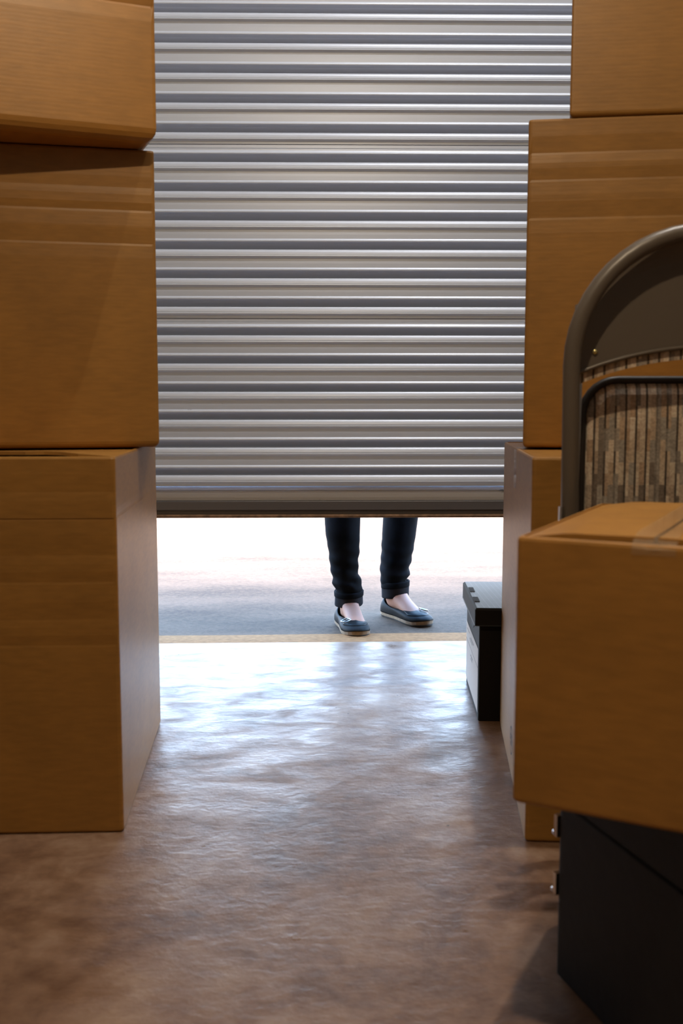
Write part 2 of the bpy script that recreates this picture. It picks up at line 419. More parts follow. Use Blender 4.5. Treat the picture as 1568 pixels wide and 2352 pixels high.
def carton(name, label, q, z0, h, creases=None, rb=0.007, seam='y', groove=0.009, gap=0.004, lift=0.0, flap_up=0.0, wavy=0.0, mat=None, group=None, corner=0.007, tape=None):
    mat = mat or M_CARD
    cx = sum(p.x for p in q) / 4; cy = sum(p.y for p in q) / 4
    t = empty(name, (cx, cy, z0), label, 'box', group)
    zt = z0 + h
    lv = []
    for a in range(5):
        th = a / 4 * PI / 2
        lv.append((z0 + rb * (1 - math.cos(th)) if a else z0, rb * (1 - math.sin(th)), {}))
    cl = []
    for face, zs in (creases or {}).items():
        for zc, o, up in zs:
            cl += [(z0 + zc + up, face, 0.0), (z0 + zc + 0.001, face, o * 0.75), (z0 + zc - 0.003, face, o * 0.45), (z0 + zc - 0.026, face, 0.0)]
    for zc, face, o in sorted(cl): lv.append((zc, 0.0, {face: o}))
    lv.sort(key=lambda k: k[0])
    lv += [(zt - 0.004, 0, {}), (zt - 0.001, 0.001, {}), (zt, 0.003, {}), (zt, 0.0055, {}), (zt - 0.012, 0.006, {})]
    g = G(); g.loft([ring(q, d, corner, z, of) for z, d, of in lv]); g.build('body', mat, t)
    # top flaps, two meeting in the middle
    def _q(u, v): return (q[0] * (1 - u) + q[1] * u) * (1 - v) + (q[3] * (1 - u) + q[2] * u) * v
    mu, mv = (0.0062, groove) if seam == 'y' else (groove, 0.0062)
    mu /= (q[1] - q[0]).length; mv /= (q[3] - q[0]).length
    qi = [_q(mu, mv), _q(1 - mu, mv), _q(1 - mu, 1 - mv), _q(mu, 1 - mv)]
    def at(u, v): return (qi[0] * (1 - u) + qi[1] * u) * (1 - v) + (qi[3] * (1 - u) + qi[2] * u) * v
    W_ = (qi[1] - qi[0]).length if seam == 'y' else (qi[3] - qi[0]).length
    hg = gap / 2 / W_
    for side in (0, 1):
        a, b = (0.0, 0.5 - hg) if side == 0 else (0.5 + hg, 1.0)
        nu, nv = 10, 14
        vt, vb = [], []
        for i in range(nu + 1):
            for j in range(nv + 1):
                m = a + (b - a) * i / nu; n = j / nv
                p = at(m, n) if seam == 'y' else at(n, m)
                free = (m / 0.5) if side == 0 else ((1 - m) / 0.5)
                fold = 1 - free
                z = zt - 0.0015 + flap_up * min(1, free * 3) * (max(0, 1 - n / 0.3) if wavy else 1) + lift * free * (0.6 + 0.4 * math.sin(3 + n * 5))
                off = Vector((0, 0))
                if wavy and seam == 'y' and j == 0:
                    off = (qi[3] - qi[0]).normalized() * wavy * (0.5 + 0.5 * math.sin(i * 1.9 + side * 2)) * (0.2 + 0.8 * (i / nu if side == 0 else 1))
                vt.append((p.x + off.x, p.y + off.y, z)); vb.append((p.x + off.x, p.y + off.y, z - 0.0055))
        f = []
        w = nv + 1; K = len(vt)
        for i in range(nu):
            for j in range(nv):
                c = i * w + j
                f.append((c, c + w, c + w + 1, c + 1)); f.append((K + c, K + c + 1, K + c + w + 1, K + c + w))
        for i in range(nu):
            for j in (0, nv):
                c = i * w + j; f.append((c, c + w, K + c + w, K + c))
        for j in range(nv):
            for i in (0, nu):
                c = i * w + j; f.append((c, c + 1, K + c + 1, K + c))
        mesh('top_flap', vt + vb, f, mat, t)
    if tape:
        # tape = (length down the end walls, tape width)
        dn, tw = tape
        A, B = ((q[0] + q[1]) / 2, (q[3] + q[2]) / 2) if seam == 'y' else ((q[0] + q[3]) / 2, (q[1] + q[2]) / 2)
        d = (B - A).normalized(); n = Vector((-d.y, d.x)); e = 0.0012
        path = [(A - d * e, zt - dn), (A - d * e, zt - dn * 0.5), (A - d * e, zt - 0.004), (A + d * 0.004, zt + 0.0015)]
        m = 14
        for i in range(1, m): path.append((A.lerp(B, i / m), zt + 0.0012 + flap_up + lift * 0.75))
        path += [(B - d * 0.004, zt + 0.0015), (B + d * e, zt - 0.004), (B + d * e, zt - dn * 0.5), (B + d * e, zt - dn)]
        rows = []
        for i, (p, z) in enumerate(path):
            wob = 0.0012 * math.sin(i * 2.3)
            rows.append([(p.x + n.x * k * tw / 2, p.y + n.y * k * tw / 2, z + (wob if k == 0 else 0)) for k in (-1, -0.5, 0, 0.5, 1)])
        g = G(); g.loft(rows, caps=False, closed=False); g.build('packing_tape', M_TAPE, t, smooth=True)
    return t

UP = 0.03
# left stack
qL3 = quad((-0.3375, 1.659), 1.5, 0.58, -3.08, 0.597, 'r')
carton('cardboard_box', 'tall brown cardboard box on the floor, bottom of the left stack', qL3, 0.0, 0.632,
       {'front': [(0.574, 0.0016, UP), (0.530, 0.0018, UP), (0.470, 0.0014, UP), (0.426, 0.0020, UP), (0.364, 0.0014, UP), (0.321, 0.0018, UP)], 'right': [(0.535, 0.0006, 0.02)]},
       seam='y', groove=0.019, wavy=0.010, flap_up=0.009, group='cardboard boxes of the left stack', rb=0.006)
qL2 = quad((-0.312, 1.950), 11.3, 0.56, -12.5, 0.50, 'r')
carton('cardboard_box', 'large brown cardboard box in the middle of the left stack', qL2, 0.634, 0.546,
       {'front': [(1.111 - 0.634, 0.0012, 0.02), (1.070 - 0.634, 0.0020, UP), (1.010 - 0.634, 0.0020, UP)]}, group='cardboard boxes of the left stack', rb=0.012)
qL1 = quad((-0.2965, 1.892), 20.5, 0.52, -20.5, 0.48, 'r')
carton('cardboard_box', 'brown cardboard box on top of the left stack, overhanging the one below', qL1, 1.182, 0.50,
       {'front': [(0.229, 0.004, 0.02)]}, group='cardboard boxes of the left stack', rb=0.022, mat=M_CARD2)
# right stack
qR3 = quad((0.3285, 1.610), -5.0, 0.56, 5.98, 0.626)
r3 = carton('cardboard_box', 'tall cardboard box on the floor behind the folding chair, tape strip on its side', qR3, 0.0, 0.633,
       {'front': [(0.50, 0.0015, UP)]}, seam='x', tape=(0.075, 0.048), group='cardboard boxes of the right stack', rb=0.006)
qR2 = quad((0.368, 1.895), -8.5, 0.58, 13.0, 0.45)
carton('cardboard_box', 'large brown cardboard box with creased front in the middle of the right stack', qR2, 0.636, 0.588,
       {'front': [(1.164 - 0.636, 0.0026, UP), (1.117 - 0.636, 0.0018, UP), (1.050 - 0.636, 0.0016, UP)]}, group='cardboard boxes of the right stack', rb=0.008)
qR1 = quad((0.438, 1.880), -7.5, 0.50, 14.0, 0.42)
carton('cardboard_box', 'brown cardboard box on top of the right stack', qR1, 1.2255, 0.50, {}, group='cardboard boxes of the right stack', rb=0.008)
# small carton in the right foreground, on the black trunk
TZ = 0.30
qR4 = quad((0.1965, 1.036), -29.0, 0.275, 27.5, 0.388)
carton('cardboard_box', 'small taped cardboard box lying on the black trunk in front of the chair', qR4, TZ, 0.283,
       {}, seam='y', groove=0.011, lift=0.002, flap_up=0.006, tape=(0.010, 0.042), mat=M_CARD2, rb=0.006)

# printed maker's mark low on the side of the tall right box
def on_left(q, u, z, out=0.0006):
    p = q[0].lerp(q[3], u); d = (q[3] - q[0]).normalized(); n = Vector((-d.y, d.x))
    return (p.x + n.x * out, p.y + n.y * out, z)
g = G(); n = 28; u0, zc = 0.475, 0.072; LL = (qR3[3] - qR3[0]).length
inn = [on_left(qR3, u0 + 0.024 * math.cos(2 * PI * k / n) / LL, zc + 0.024 * math.sin(2 * PI * k / n)) for k in range(n)]
out = [on_left(qR3, u0 + 0.028 * math.cos(2 * PI * k / n) / LL, zc + 0.028 * math.sin(2 * PI * k / n)) for k in range(n)]
g.add(inn + out, [(k, (k + 1) % n, n + (k + 1) % n, n + k) for k in range(n)])
for i, (zz, w) in enumerate(((0.080, 0.015), (0.072, 0.019), (0.064, 0.014))):
    a = on_left(qR3, u0 - w / LL, zz); b = on_left(qR3, u0 + w / LL, zz)
    g.add([a, b, (b[0], b[1], zz + 0.0035), (a[0], a[1], zz + 0.0035)], [(0, 1, 2, 3)])
g.build('printed_mark', M_INK, r3)

# ------------------------------------------------------------------ black trunk
M_TRUNK = simple('black_vinyl', (0.006, 0.005, 0.0045), 0.6, spec=0.25, noise_amt=0.3, nscale=60, bump=0.25)
M_TRIM = simple('black_metal_trim', (0.010, 0.009, 0.009), 0.4, 0.0)
M_CHROME = simple('chrome', (0.75, 0.76, 0.8), 0.18, 1.0)
ct = Vector((0.291, 1.222)); ea = math.radians(15.8)
e_in = Vector((math.sin(ea), -math.cos(ea)))       # along the visible side, towards the camera
e_bk = Vector((math.cos(ea), math.sin(ea)))        # along the far face, to the right
qT = [ct + e_in * 0.42, ct + e_in * 0.42 + e_bk * 0.72, ct + e_bk * 0.72, ct]
tc = sum(qT, Vector((0, 0))) / 4
trunk = empty('storage_trunk', (tc.x, tc.y, 0), 'black storage trunk with silver latches on the floor at lower right', 'trunk')
g = G(); g.loft([ring(qT, d, 0.008, z, {}) for z, d in ((0.0, 0.004), (0.003, 0), (0.225, 0), (0.227, 0.003), (0.2275, 0.01))]); g.build('body', M_TRUNK, trunk)
g = G(); g.loft([ring(qT, d, 0.008, z, {}) for z, d in ((0.2285, 0.01), (0.229, 0.002), (0.231, 0), (TZ - 0.004, 0), (TZ - 0.0005, 0.005))]); g.build('lid', M_TRUNK, trunk)
Mt = Matrix(((e_bk.x, -e_bk.y, 0), (e_bk.y, e_bk.x, 0), (0, 0, 1)))
nb = -e_in
for s, z in ((0.016, 0.193), (0.016, 0.118)):
    p = ct + e_bk * s
    la = G(); la.box((p.x + nb.x * 0.004, p.y + nb.y * 0.004, z), (0.035, 0.008, 0.028), Mt)
    L0 = la.build('latch', M_CHROME, trunk)
    h = G(); h.tube([(p.x + nb.x * 0.012 + e_bk.x * k, p.y + nb.y * 0.012 + e_bk.y * k, z - 0.012) for k in (-0.016, -0.005, 0.005, 0.016)], 0.0035, 8); h.build('latch_bar', M_CHROME, L0, smooth=True)
# ------------------------------------------------------------------ file box behind the right stack
M_FBOX = simple('black_cardboard', (0.006, 0.005, 0.005), 0.6, spec=0.2, bump=0.1)
M_WHITE = simple('white_print_panel', (0.66, 0.63, 0.60), 0.55)
def lid_mat():
    m, nt, N, L, b = newmat('black_lid_sheen_grid')
    tc = N.new('ShaderNodeTexCoord'); gx = tc.outputs['Object']
    br = N.new('ShaderNodeTexBrick'); br.offset = 0.0; br.inputs['Scale'].default_value = 1.0
    br.inputs['Brick Width'].default_value = 0.012; br.inputs['Row Height'].default_value = 0.014; br.inputs['Mortar Size'].default_value = 0.0009
    br.inputs['Color1'].default_value = (0.055, 0.058, 0.06, 1); br.inputs['Color2'].default_value = (0.075, 0.08, 0.085, 1); br.inputs['Mortar'].default_value = (0.17, 0.18, 0.19, 1)  # pale grid lines paint the corrugation's reflected sheen into the colour
    L.new(gx, br.inputs['Vector']); 
    nz = N.new('ShaderNodeTexNoise'); nz.inputs['Scale'].default_value = 18; L.new(gx, nz.inputs['Vector'])
    mx = N.new('ShaderNodeMixRGB'); mx.inputs[1].default_value = (0.06, 0.063, 0.066, 1)
    L.new(nz.outputs[0], mx.inputs[0]); L.new(br.outputs[0], mx.inputs[2]); L.new(mx.outputs[0], b.inputs['Base Color'])
    b.inputs['Roughness'].default_value = 0.42
    return m
M_LID = lid_mat()
qF = quad((0.3475, 2.250), -4.0, 0.34, 3.2, 0.325)
fc = sum(qF, Vector((0, 0))) / 4
fbox = empty('file_box', (fc.x, fc.y, 0), 'black lidded file box with a white side panel, by the doorway', 'box')
g = G(); g.loft([ring(qF, d, 0.004, z, {}) for z, d in ((0, 0.002), (0.002, 0), (0.245, 0), (0.246, 0.003))]); g.build('body', M_FBOX, fbox)
qd = inset_quad(qF, -0.011)
lid = G()
lid.loft([ring(qd, d, 0.005, z, {}) for z, d in ((0.222, -0.001), (0.224, 0), (0.258, 0), (0.262, 0.004))])
lido = lid.build('lid', M_FBOX, fbox)
g = G(); qt = inset_quad(qd, 0.005); g.loft([[(p.x, p.y, z) for p in qt] for z in (0.2618, 0.2624)]); g.build('lid_top', M_LID, lido)
def fpt(u, z, o): return on_left(qF, u, z, o)
g = G(); g.add([fpt(0.02, 0.018, 0.0012), fpt(0.98, 0.018, 0.0012), fpt(0.98, 0.165, 0.0012), fpt(0.02, 0.165, 0.0012)], [(0, 1, 2, 3)]); wp = g.build('white_panel', M_WHITE, fbox)
g = G()
for za, zb, ua, ub in ((0.121, 0.1225, 0.02, 0.98), (0.146, 0.149, 0.35, 0.60), (0.139, 0.141, 0.45, 0.7), (0.150, 0.152, 0.70, 0.9), (0.104, 0.107, 0.42, 0.60), (0.097, 0.0995, 0.45, 0.58)):
    g.add([fpt(ua, za, 0.0016), fpt(ub, za, 0.0016), fpt(ub, zb, 0.0016), fpt(ua, zb, 0.0016)], [(0, 1, 2, 3)])
g.build('printed_lines', M_INK, wp)
g = G()                                    # hand hole
hp = []
for k in range(20):
    a = 2 * PI * k / 20; hp.append((0.5 + 0.13 * math.copysign(abs(math.cos(a)) ** 0.6, math.cos(a)), 0.198 + 0.013 * math.sin(a)))
g.loft([[fpt(u, z, 0.0012) for u, z in hp], [fpt(u, z, -0.004) for u, z in hp]]); g.build('hand_hole', M_DARK, fbox)
for u in (0.30, 0.66):                     # slots folded into the lid edge
    d = (qd[3] - qd[0]).normalized(); nrm = Vector((-d.y, d.x)); p = qd[0].lerp(qd[3], u) - nrm * 0.012
    Ms = Matrix(((nrm.x, d.x, 0), (nrm.y, d.y, 0), (0, 0, 1)))
    G().box((p.x, p.y, 0.2628), (0.012, 0.055, 0.0012), Ms).build('slot', M_DARK, lido)

# ------------------------------------------------------------------ folding chair
M_FRAME = simple('taupe_enamel', (0.115, 0.095, 0.075), 0.36)
M_PIPE = simple('dark_piping', (0.018, 0.014, 0.012), 0.45)
M_BRASS = simple('brass_rivet', (0.75, 0.68, 0.32), 0.25, 1.0)
M_RUB = simple('black_rubber', (0.02, 0.02, 0.02), 0.7)
def fabric():
    m, nt, N, L, b = newmat('woven_fabric')
    geo = N.new('ShaderNodeNewGeometry'); sp = N.new('ShaderNodeSeparateXYZ'); L.new(geo.outputs['Position'], sp.inputs[0])
    def mth(op, a, bb=None, c=None):
        n = N.new('ShaderNodeMath'); n.operation = op
        for i, v in enumerate((a, bb, c)):
            if v is None: continue
            if isinstance(v, (int, float)): n.inputs[i].default_value = v
            else: L.new(v, n.inputs[i])
        return n.outputs[0]
    x, z = sp.outputs[0], sp.outputs[2]
    xc = mth('DIVIDE', x, 0.0078); col = mth('FLOOR', xc); fx = mth('FRACT', xc)
    wn = N.new('ShaderNodeTexWhiteNoise'); wn.noise_dimensions = '1D'; L.new(col, wn.inputs['W'])
    zc = mth('ADD', mth('DIVIDE', z, 0.034), mth('MULTIPLY', mth('MODULO', col, 2.0), 0.5)); row = mth('FLOOR', zc)
    cb = N.new('ShaderNodeCombineXYZ'); L.new(col, cb.inputs[0]); L.new(row, cb.inputs[1])
    w2 = N.new('ShaderNodeTexWhiteNoise'); w2.noise_dimensions = '2D'; L.new(cb.outputs[0], w2.inputs['Vector'])
    rp = N.new('ShaderNodeValToRGB'); rp.color_ramp.interpolation = 'LINEAR'; e = rp.color_ramp.elements
    e[0].position = 0; e[0].color = (0.17, 0.13, 0.10, 1); e[1].position = 1; e[1].color = (0.66, 0.54, 0.42, 1)
    for pos, c in ((0.25, (0.38, 0.34, 0.29)), (0.5, (0.42, 0.29, 0.19)), (0.75, (0.56, 0.46, 0.35))):
        k = e.new(pos); k.color = (*c, 1)
    L.new(w2.outputs[0], rp.inputs[0])
    # dark warp line beside every second column, fibre noise
    par = mth('MODULO', col, 2.0)
    ln = mth('MULTIPLY', mth('LESS_THAN', fx, 0.42), mth('LESS_THAN', par, 0.5))
    gate = mth('MULTIPLY', ln, mth('MULTIPLY_ADD', mth('GREATER_THAN', w2.outputs[0], 0.30), 0.55, 0.35))
    mx = N.new('ShaderNodeMixRGB'); mx.inputs[2].default_value = (0.035, 0.028, 0.024, 1); L.new(gate, mx.inputs[0]); L.new(rp.outputs[0], mx.inputs[1])
    nz = N.new('ShaderNodeTexNoise'); nz.inputs['Scale'].default_value = 260; L.new(geo.outputs['Position'], nz.inputs['Vector'])
    m2 = N.new('ShaderNodeMixRGB'); m2.blend_type = 'OVERLAY'; m2.inputs[0].default_value = 0.6; L.new(mx.outputs[0], m2.inputs[1]); L.new(nz.outputs[0], m2.inputs[2])
    L.new(m2.outputs[0], b.inputs['Base Color']); b.inputs['Roughness'].default_value = 0.9
    bp = N.new('ShaderNodeBump'); bp.inputs['Strength'].default_value = 0.4; bp.inputs['Distance'].default_value = 0.002
    L.new(nz.outputs[0], bp.inputs['Height']); L.new(bp.outputs[0], b.inputs['Normal'])
    return m
M_FAB = fabric()
CY0 = 1.455; CX0 = 0.566
chair = empty('folding_chair', (CX0, CY0 + 0.03, 0), 'folded metal chair with woven beige seat, standing behind the small box', 'chair')
hw = CX0 - 0.3500                          # half width to tube centre
RC = 0.186; zc_ = 0.958 - RC
path = [(CX0 - hw + 0.040, CY0 + 0.012, 0.012), (CX0 - hw + 0.004, CY0 + 0.006, 0.40), (CX0 - hw, CY0, zc_)]
for k in range(1, 13):
    a = PI - k / 12 * PI / 2; path.append((CX0 - hw + RC + RC * math.cos(a), CY0, zc_ + RC * math.sin(a)))
path2 = [(2 * CX0 - x, y, z) for x, y, z in reversed(path)]
g = G(); g.tube(path + path2, 0.0122, 12); g.build('back_frame', M_FRAME, chair, smooth=True)
# curved metal backrest, convex towards us in the middle
def lowz(x): return 0.752 + 0.048 * (1 - ((x - CX0) / hw) ** 2) ** 0.9 if abs(x - CX0) < hw else 0.752
def topz(x):
    dx = abs(x - CX0) - (hw - RC)
    if dx <= 0: return 0.958 - 0.004
    return zc_ + math.sqrt(max(0, RC * RC - min(dx, RC) ** 2)) - 0.004
def py(x, z):
    t = (x - CX0) / hw; return CY0 + 0.040 - 0.012 * (1 - t * t) - 0.020 * max(0, (z - 0.90) / 0.07) ** 2
NX, NZ = 28, 14
def sheet(y_off, th, zlo, zhi, xm):
    A, B = [], []
    for i in range(NX + 1):
        x = CX0 - xm + 2 * xm * i / NX
        for j in range(NZ + 1):
            z = zlo(x) + (zhi(x) - zlo(x)) * j / NZ
            A.append((x, py(x, z) + y_off, z)); B.append((x, py(x, z) + y_off + th, z))
    f = []; w = NZ + 1; K = len(A)
    for i in range(NX):
        for j in range(NZ):
            c = i * w + j; f.append((c, c + w, c + w + 1, c + 1)); f.append((K + c, K + c + 1, K + c + w + 1, K + c + w))
    for i in range(NX):
        for j in (0, NZ): c = i * w + j; f.append((c, c + w, K + c + w, K + c))
    for j in range(NZ):
        for i in (0, NX): c = i * w + j; f.append((c, c + 1, K + c + 1, K + c))
    return A + B, f
v, f = sheet(0, 0.0025, lowz, topz, hw - 0.004)
br_ = mesh('backrest', v, f, M_FRAME, chair, smooth=False)
g = G(); g.tube([(x, py(x, lowz(x)) - 0.001, lowz(x)) for x in [CX0 - hw + 0.008 + (2 * hw - 0.016) * i / 40 for i in range(41)]], 0.0032, 8); g.build('rolled_edge', M_FRAME, br_, smooth=True)
v, f = sheet(0.004, 0.012, lambda x: lowz(x) - 0.017, lambda x: lowz(x) + 0.10, hw - 0.016)
mesh('back_cushion', v, f, M_FAB, chair)
for sx in (-1, 1):
    x = CX0 + sx * (CX0 - 0.392); z = 0.792; y = py(x, z)
    rg = [[(x + r * math.cos(2 * PI * k / 12), y - d, z + r * math.sin(2 * PI * k / 12)) for k in range(12)] for r, d in ((0.0042, -0.001), (0.0042, 0.001), (0.0034, 0.003), (0.0015, 0.004))]
    G().loft(rg).build('rivet', M_BRASS, chair, smooth=True)
# folded seat
SY = 1.548
sx0, sx1, sz0, sz1 = 0.3905, 2 * CX0 - 0.3905, 0.345, 0.753; RS = 0.052
def rrect(x0, x1, z0, z1, r, y, n=7):
    pts = []
    for cx_, cz_, a0 in ((x1 - r, z1 - r, 0), (x0 + r, z1 - r, 90), (x0 + r, z0 + r, 180), (x1 - r, z0 + r, 270)):
        for k in range(n + 1):
            a = math.radians(a0 + 90 * k / n); pts.append((cx_ + r * math.cos(a), y, cz_ + r * math.sin(a)))
    return pts
g = G(); g.tube(rrect(sx0, sx1, sz0, sz1, RS, SY), 0.0062, 10, closed=True); g.build('seat_frame', M_PIPE, chair, smooth=True)
g = G(); rs = []
for d, yy in ((0.004, SY + 0.006), (0.004, SY), (0.010, SY - 0.006), (0.022, SY - 0.009), (0.06, SY - 0.011)):
    rs.append(rrect(sx0 + d, sx1 - d, sz0 + d, sz1 - d, max(RS - d, 0.012), yy))
g.loft(rs); g.build('seat', M_FAB, chair, smooth=False)
for sx in (-1, 1):                         # front legs, cross stretcher, feet
    x = CX0 + sx * (CX0 - 0.3775)
    g = G(); g.tube([(x, SY - 0.022, 0.750), (x + sx * 0.0005, SY - 0.018, 0.60), (x - sx * 0.01, SY - 0.006, 0.30), (x - sx * 0.04, SY + 0.006, 0.012)], 0.0062, 10); g.build('leg', M_FRAME, chair, smooth=True)
    G().tube([(x - sx * 0.04, SY + 0.006, 0.0), (x - sx * 0.04, SY + 0.006, 0.02)], 0.010, 10).build('foot_cap', M_RUB, chair)
    G().tube([(CX0 + sx * (hw - 0.040), CY0 + 0.012, 0.0), (CX0 + sx * (hw - 0.040), CY0 + 0.012, 0.025)], 0.0150, 10).build('foot_cap', M_RUB, chair)
    G().box((CX0 + sx * (hw + 0.0125), CY0 - 0.004, 0.553), (0.003, 0.010, 0.036)).build('hinge_plate', M_STEEL, chair)
g = G(); g.tube([(CX0 - hw, CY0 + 0.010, 0.36), (CX0 + hw, CY0 + 0.010, 0.16)], 0.008, 8); g.build('stretcher', M_FRAME, chair, smooth=True)

# ------------------------------------------------------------------ person outside the door
def skinmat():
    m, nt, N, L, b = newmat('skin'); b.inputs['Base Color'].default_value = (0.40, 0.19, 0.12, 1); b.inputs['Roughness'].default_value = 0.6
    b.inputs['Subsurface Weight'].default_value = 0.1; b.inputs['Subsurface Radius'].default_value = (0.01, 0.004, 0.002); return m
M_SKIN = skinmat()
def denim(name, col, amt):
    m, nt, N, L, b = newmat(name)
    tc = N.new('ShaderNodeTexCoord')
    n = N.new('ShaderNodeTexNoise'); n.inputs['Scale'].default_value = 22; n.inputs['Detail'].default_value = 6; L.new(tc.outputs['Object'], n.inputs['Vector'])
    rp = N.new('ShaderNodeValToRGB'); e = rp.color_ramp.elements; e[0].position = 0.35; e[1].position = 0.7
    e[0].color = (*[c * (1 - amt) for c in col], 1); e[1].color = (*[c * (1 + amt) for c in col], 1)
    L.new(n.outputs[0], rp.inputs[0]); L.new(rp.outputs[0], b.inputs['Base Color']); b.inputs['Roughness'].default_value = 0.9; b.inputs['Specular IOR Level'].default_value = 0.12
    wv = N.new('ShaderNodeTexWave'); wv.inputs['Scale'].default_value = 320; wv.bands_direction = 'DIAGONAL'; L.new(tc.outputs['Object'], wv.inputs['Vector'])
    bp = N.new('ShaderNodeBump'); bp.inputs['Strength'].default_value = 0.2; bp.inputs['Distance'].default_value = 0.001
    L.new(wv.outputs[1], bp.inputs['Height']); L.new(bp.outputs[0], b.inputs['Normal'])
    return m
M_JEAN = denim('dark_denim', (0.003, 0.0034, 0.005), 0.6)
M_CUFF = denim('denim_reverse', (0.020, 0.019, 0.022), 0.35)
M_SHOE = simple('charcoal_leather', (0.0075, 0.0065, 0.006), 0.6, spec=0.10, noise_amt=0.3, nscale=50)
M_STRAP = simple('black_strap', (0.0025, 0.0025, 0.0025), 0.5, spec=0.12)
M_SOLE = simple('tan_sole', (0.22, 0.14, 0.075), 0.7, noise_amt=0.2, nscale=80)
M_OUT = simple('dark_outsole', (0.04, 0.035, 0.03), 0.8)
M_BUCKLE = simple('pewter', (0.30, 0.29, 0.27), 0.35, 1.0)
M_TOP = simple('dark_grey_top', (0.10, 0.10, 0.12), 0.9)
M_HAIR = simple('brown_hair', (0.06, 0.035, 0.02), 0.5)
GZ = -0.010
person = empty('person', (0.155, 3.33, GZ), 'person in rolled dark jeans and buckled flats standing outside the half-open door', 'person')

H1, T1 = Vector((0.058, 3.352)), Vector((0.112, 3.113))        # heel and toe of each foot
H2, T2 = Vector((0.208, 3.478)), Vector((0.338, 3.262))
A1, A2 = Vector((0.078, 3.292)), Vector((0.240, 3.425))        # ankles

def skinned(name, verts, edges, radii, mat, parent, sub=2, root=0):
    me = bpy.data.meshes.new(name); o0 = Vector(root_loc(parent))
    me.from_pydata([tuple(Vector(p) - o0) for p in verts], edges, [])
    o = bpy.data.objects.new(name, me); C.objects.link(o)
    md = o.modifiers.new('Skin', 'SKIN')
    sv = me.skin_vertices[0].data
    for i, r in enumerate(radii):
        sv[i].radius = r if isinstance(r, tuple) else (r, r); sv[i].use_root = (i == root)
    ss = o.modifiers.new('Sub', 'SUBSURF'); ss.levels = sub; ss.render_levels = sub
    dg = bpy.context.evaluated_depsgraph_get(); dg.update()
    m2 = bpy.data.meshes.new_from_object(o.evaluated_get(dg))
    bpy.data.objects.remove(o)
    m2.name = name; m2.materials.clear(); m2.materials.append(mat)
    for p in m2.polygons: p.use_smooth = True
    r = bpy.data.objects.new(name, m2); C.objects.link(r); r.parent = parent
    return r

V_, E_, R_ = [], [], []
def nv(p, r, parent=None):
    V_.append(tuple(p)); R_.append(r); i = len(V_) - 1
    if parent is not None: E_.append((parent, i))
    return i
pel = nv((0.158, 3.36, 0.90), 0.105)
wai = nv((0.158, 3.365, 1.05), 0.095, pel); che = nv((0.158, 3.36, 1.22), 0.105, wai); sho = nv((0.158, 3.365, 1.34), 0.07, che)
nek = nv((0.158, 3.36, 1.42), 0.047, sho); jaw = nv((0.158, 3.345, 1.49), 0.062, nek); hea = nv((0.158, 3.35, 1.575), 0.078, jaw); cro = nv((0.158, 3.36, 1.63), 0.055, hea)
nos = nv((0.158, 3.262, 1.53), 0.011, jaw)
for sx in (-1, 1):
    s = nv((0.158 + sx * 0.15, 3.37, 1.325), 0.052, sho); e = nv((0.158 + sx * 0.205, 3.385, 1.06), 0.038, s)
    w = nv((0.158 + sx * 0.225, 3.345, 0.83), 0.026, e); pm = nv((0.158 + sx * 0.228, 3.335, 0.765), (0.034, 0.018), w)
    for k in range(4):
        ln = (0.062, 0.074, 0.070, 0.055)[k]; yy = 3.300 + k * 0.022
        a = nv((0.158 + sx * 0.228, yy, 0.730), 0.009, pm); b_ = nv((0.158 + sx * 0.224, yy, 0.730 - ln * 0.55), 0.0082, a); nv((0.158 + sx * 0.214, yy, 0.730 - ln), 0.007, b_)
    a = nv((0.158 + sx * 0.212, 3.290, 0.780), 0.010, pm); nv((0.158 + sx * 0.205, 3.275, 0.745), 0.0085, a)
for (H, T, A, hx, kx, ky) in ((H1, T1, A1, 0.085, 0.060, 3.285), (H2, T2, A2, 0.232, 0.258, 3.41)):
    d = (T - H).normalized()
    hp_ = nv((hx, 3.36, 0.80), 0.078, pel); kn = nv((kx, ky - 0.01, 0.44), 0.050, hp_)
    cf = nv((kx, ky + 0.012, 0.31), 0.048, kn); an = nv((A.x, A.y, GZ + 0.105), 0.030, cf)
    a2 = nv((A.x, A.y, GZ + 0.072), (0.030, 0.032), an)
    q = A + d * 0.045; i1 = nv((q.x, q.y, GZ + 0.058), (0.030, 0.027), a2)
    q = A + d * 0.090; i2 = nv((q.x, q.y, GZ + 0.041), (0.031, 0.022), i1)
    q = A + d * 0.135; i3 = nv((q.x, q.y, GZ + 0.028), (0.028, 0.012), i2)
    q = A - d * 0.030; nv((q.x, q.y, GZ + 0.040), 0.024, a2)
skinned('body', V_, E_, R_, M_SKIN, person)

# jeans: two lofted legs with folds, and the hips
def leg_rings(rows, yc, fold, seed, z_top_rows):
    rings = []; n = 36
    allrows = z_top_rows + rows
    dense = []
    for i in range(len(allrows) - 1):
        a, b = allrows[i], allrows[i + 1]; m = max(2, int((a[0] - b[0]) / 0.006)) if a[0] < 0.42 else 6
        for k in range(m): t = k / m; dense.append(tuple(a[j] * (1 - t) + b[j] * t for j in range(4)))
    dense.append(allrows[-1])
    for z, cx_, cy_, r in dense:
        rg = []
        for k in range(n):
            th = 2 * PI * k / n; wr = 0.0
            if z < 0.33:
                amp = fold * min(1, max(0, (0.30 - z) / 0.16))
                wr = amp * (math.sin(z * 150 + 2.2 * math.sin(th + seed) + seed) * 0.6 + 0.9 * noise.noise((math.cos(th) * 1.6 + seed * 3, math.sin(th) * 1.6, z * 34)))
            rr = r + wr
            rg.append((cx_ + rr * math.cos(th), cy_ + rr * 1.05 * math.sin(th), z + GZ))
        rings.append(rg)
    return rings
g = G()
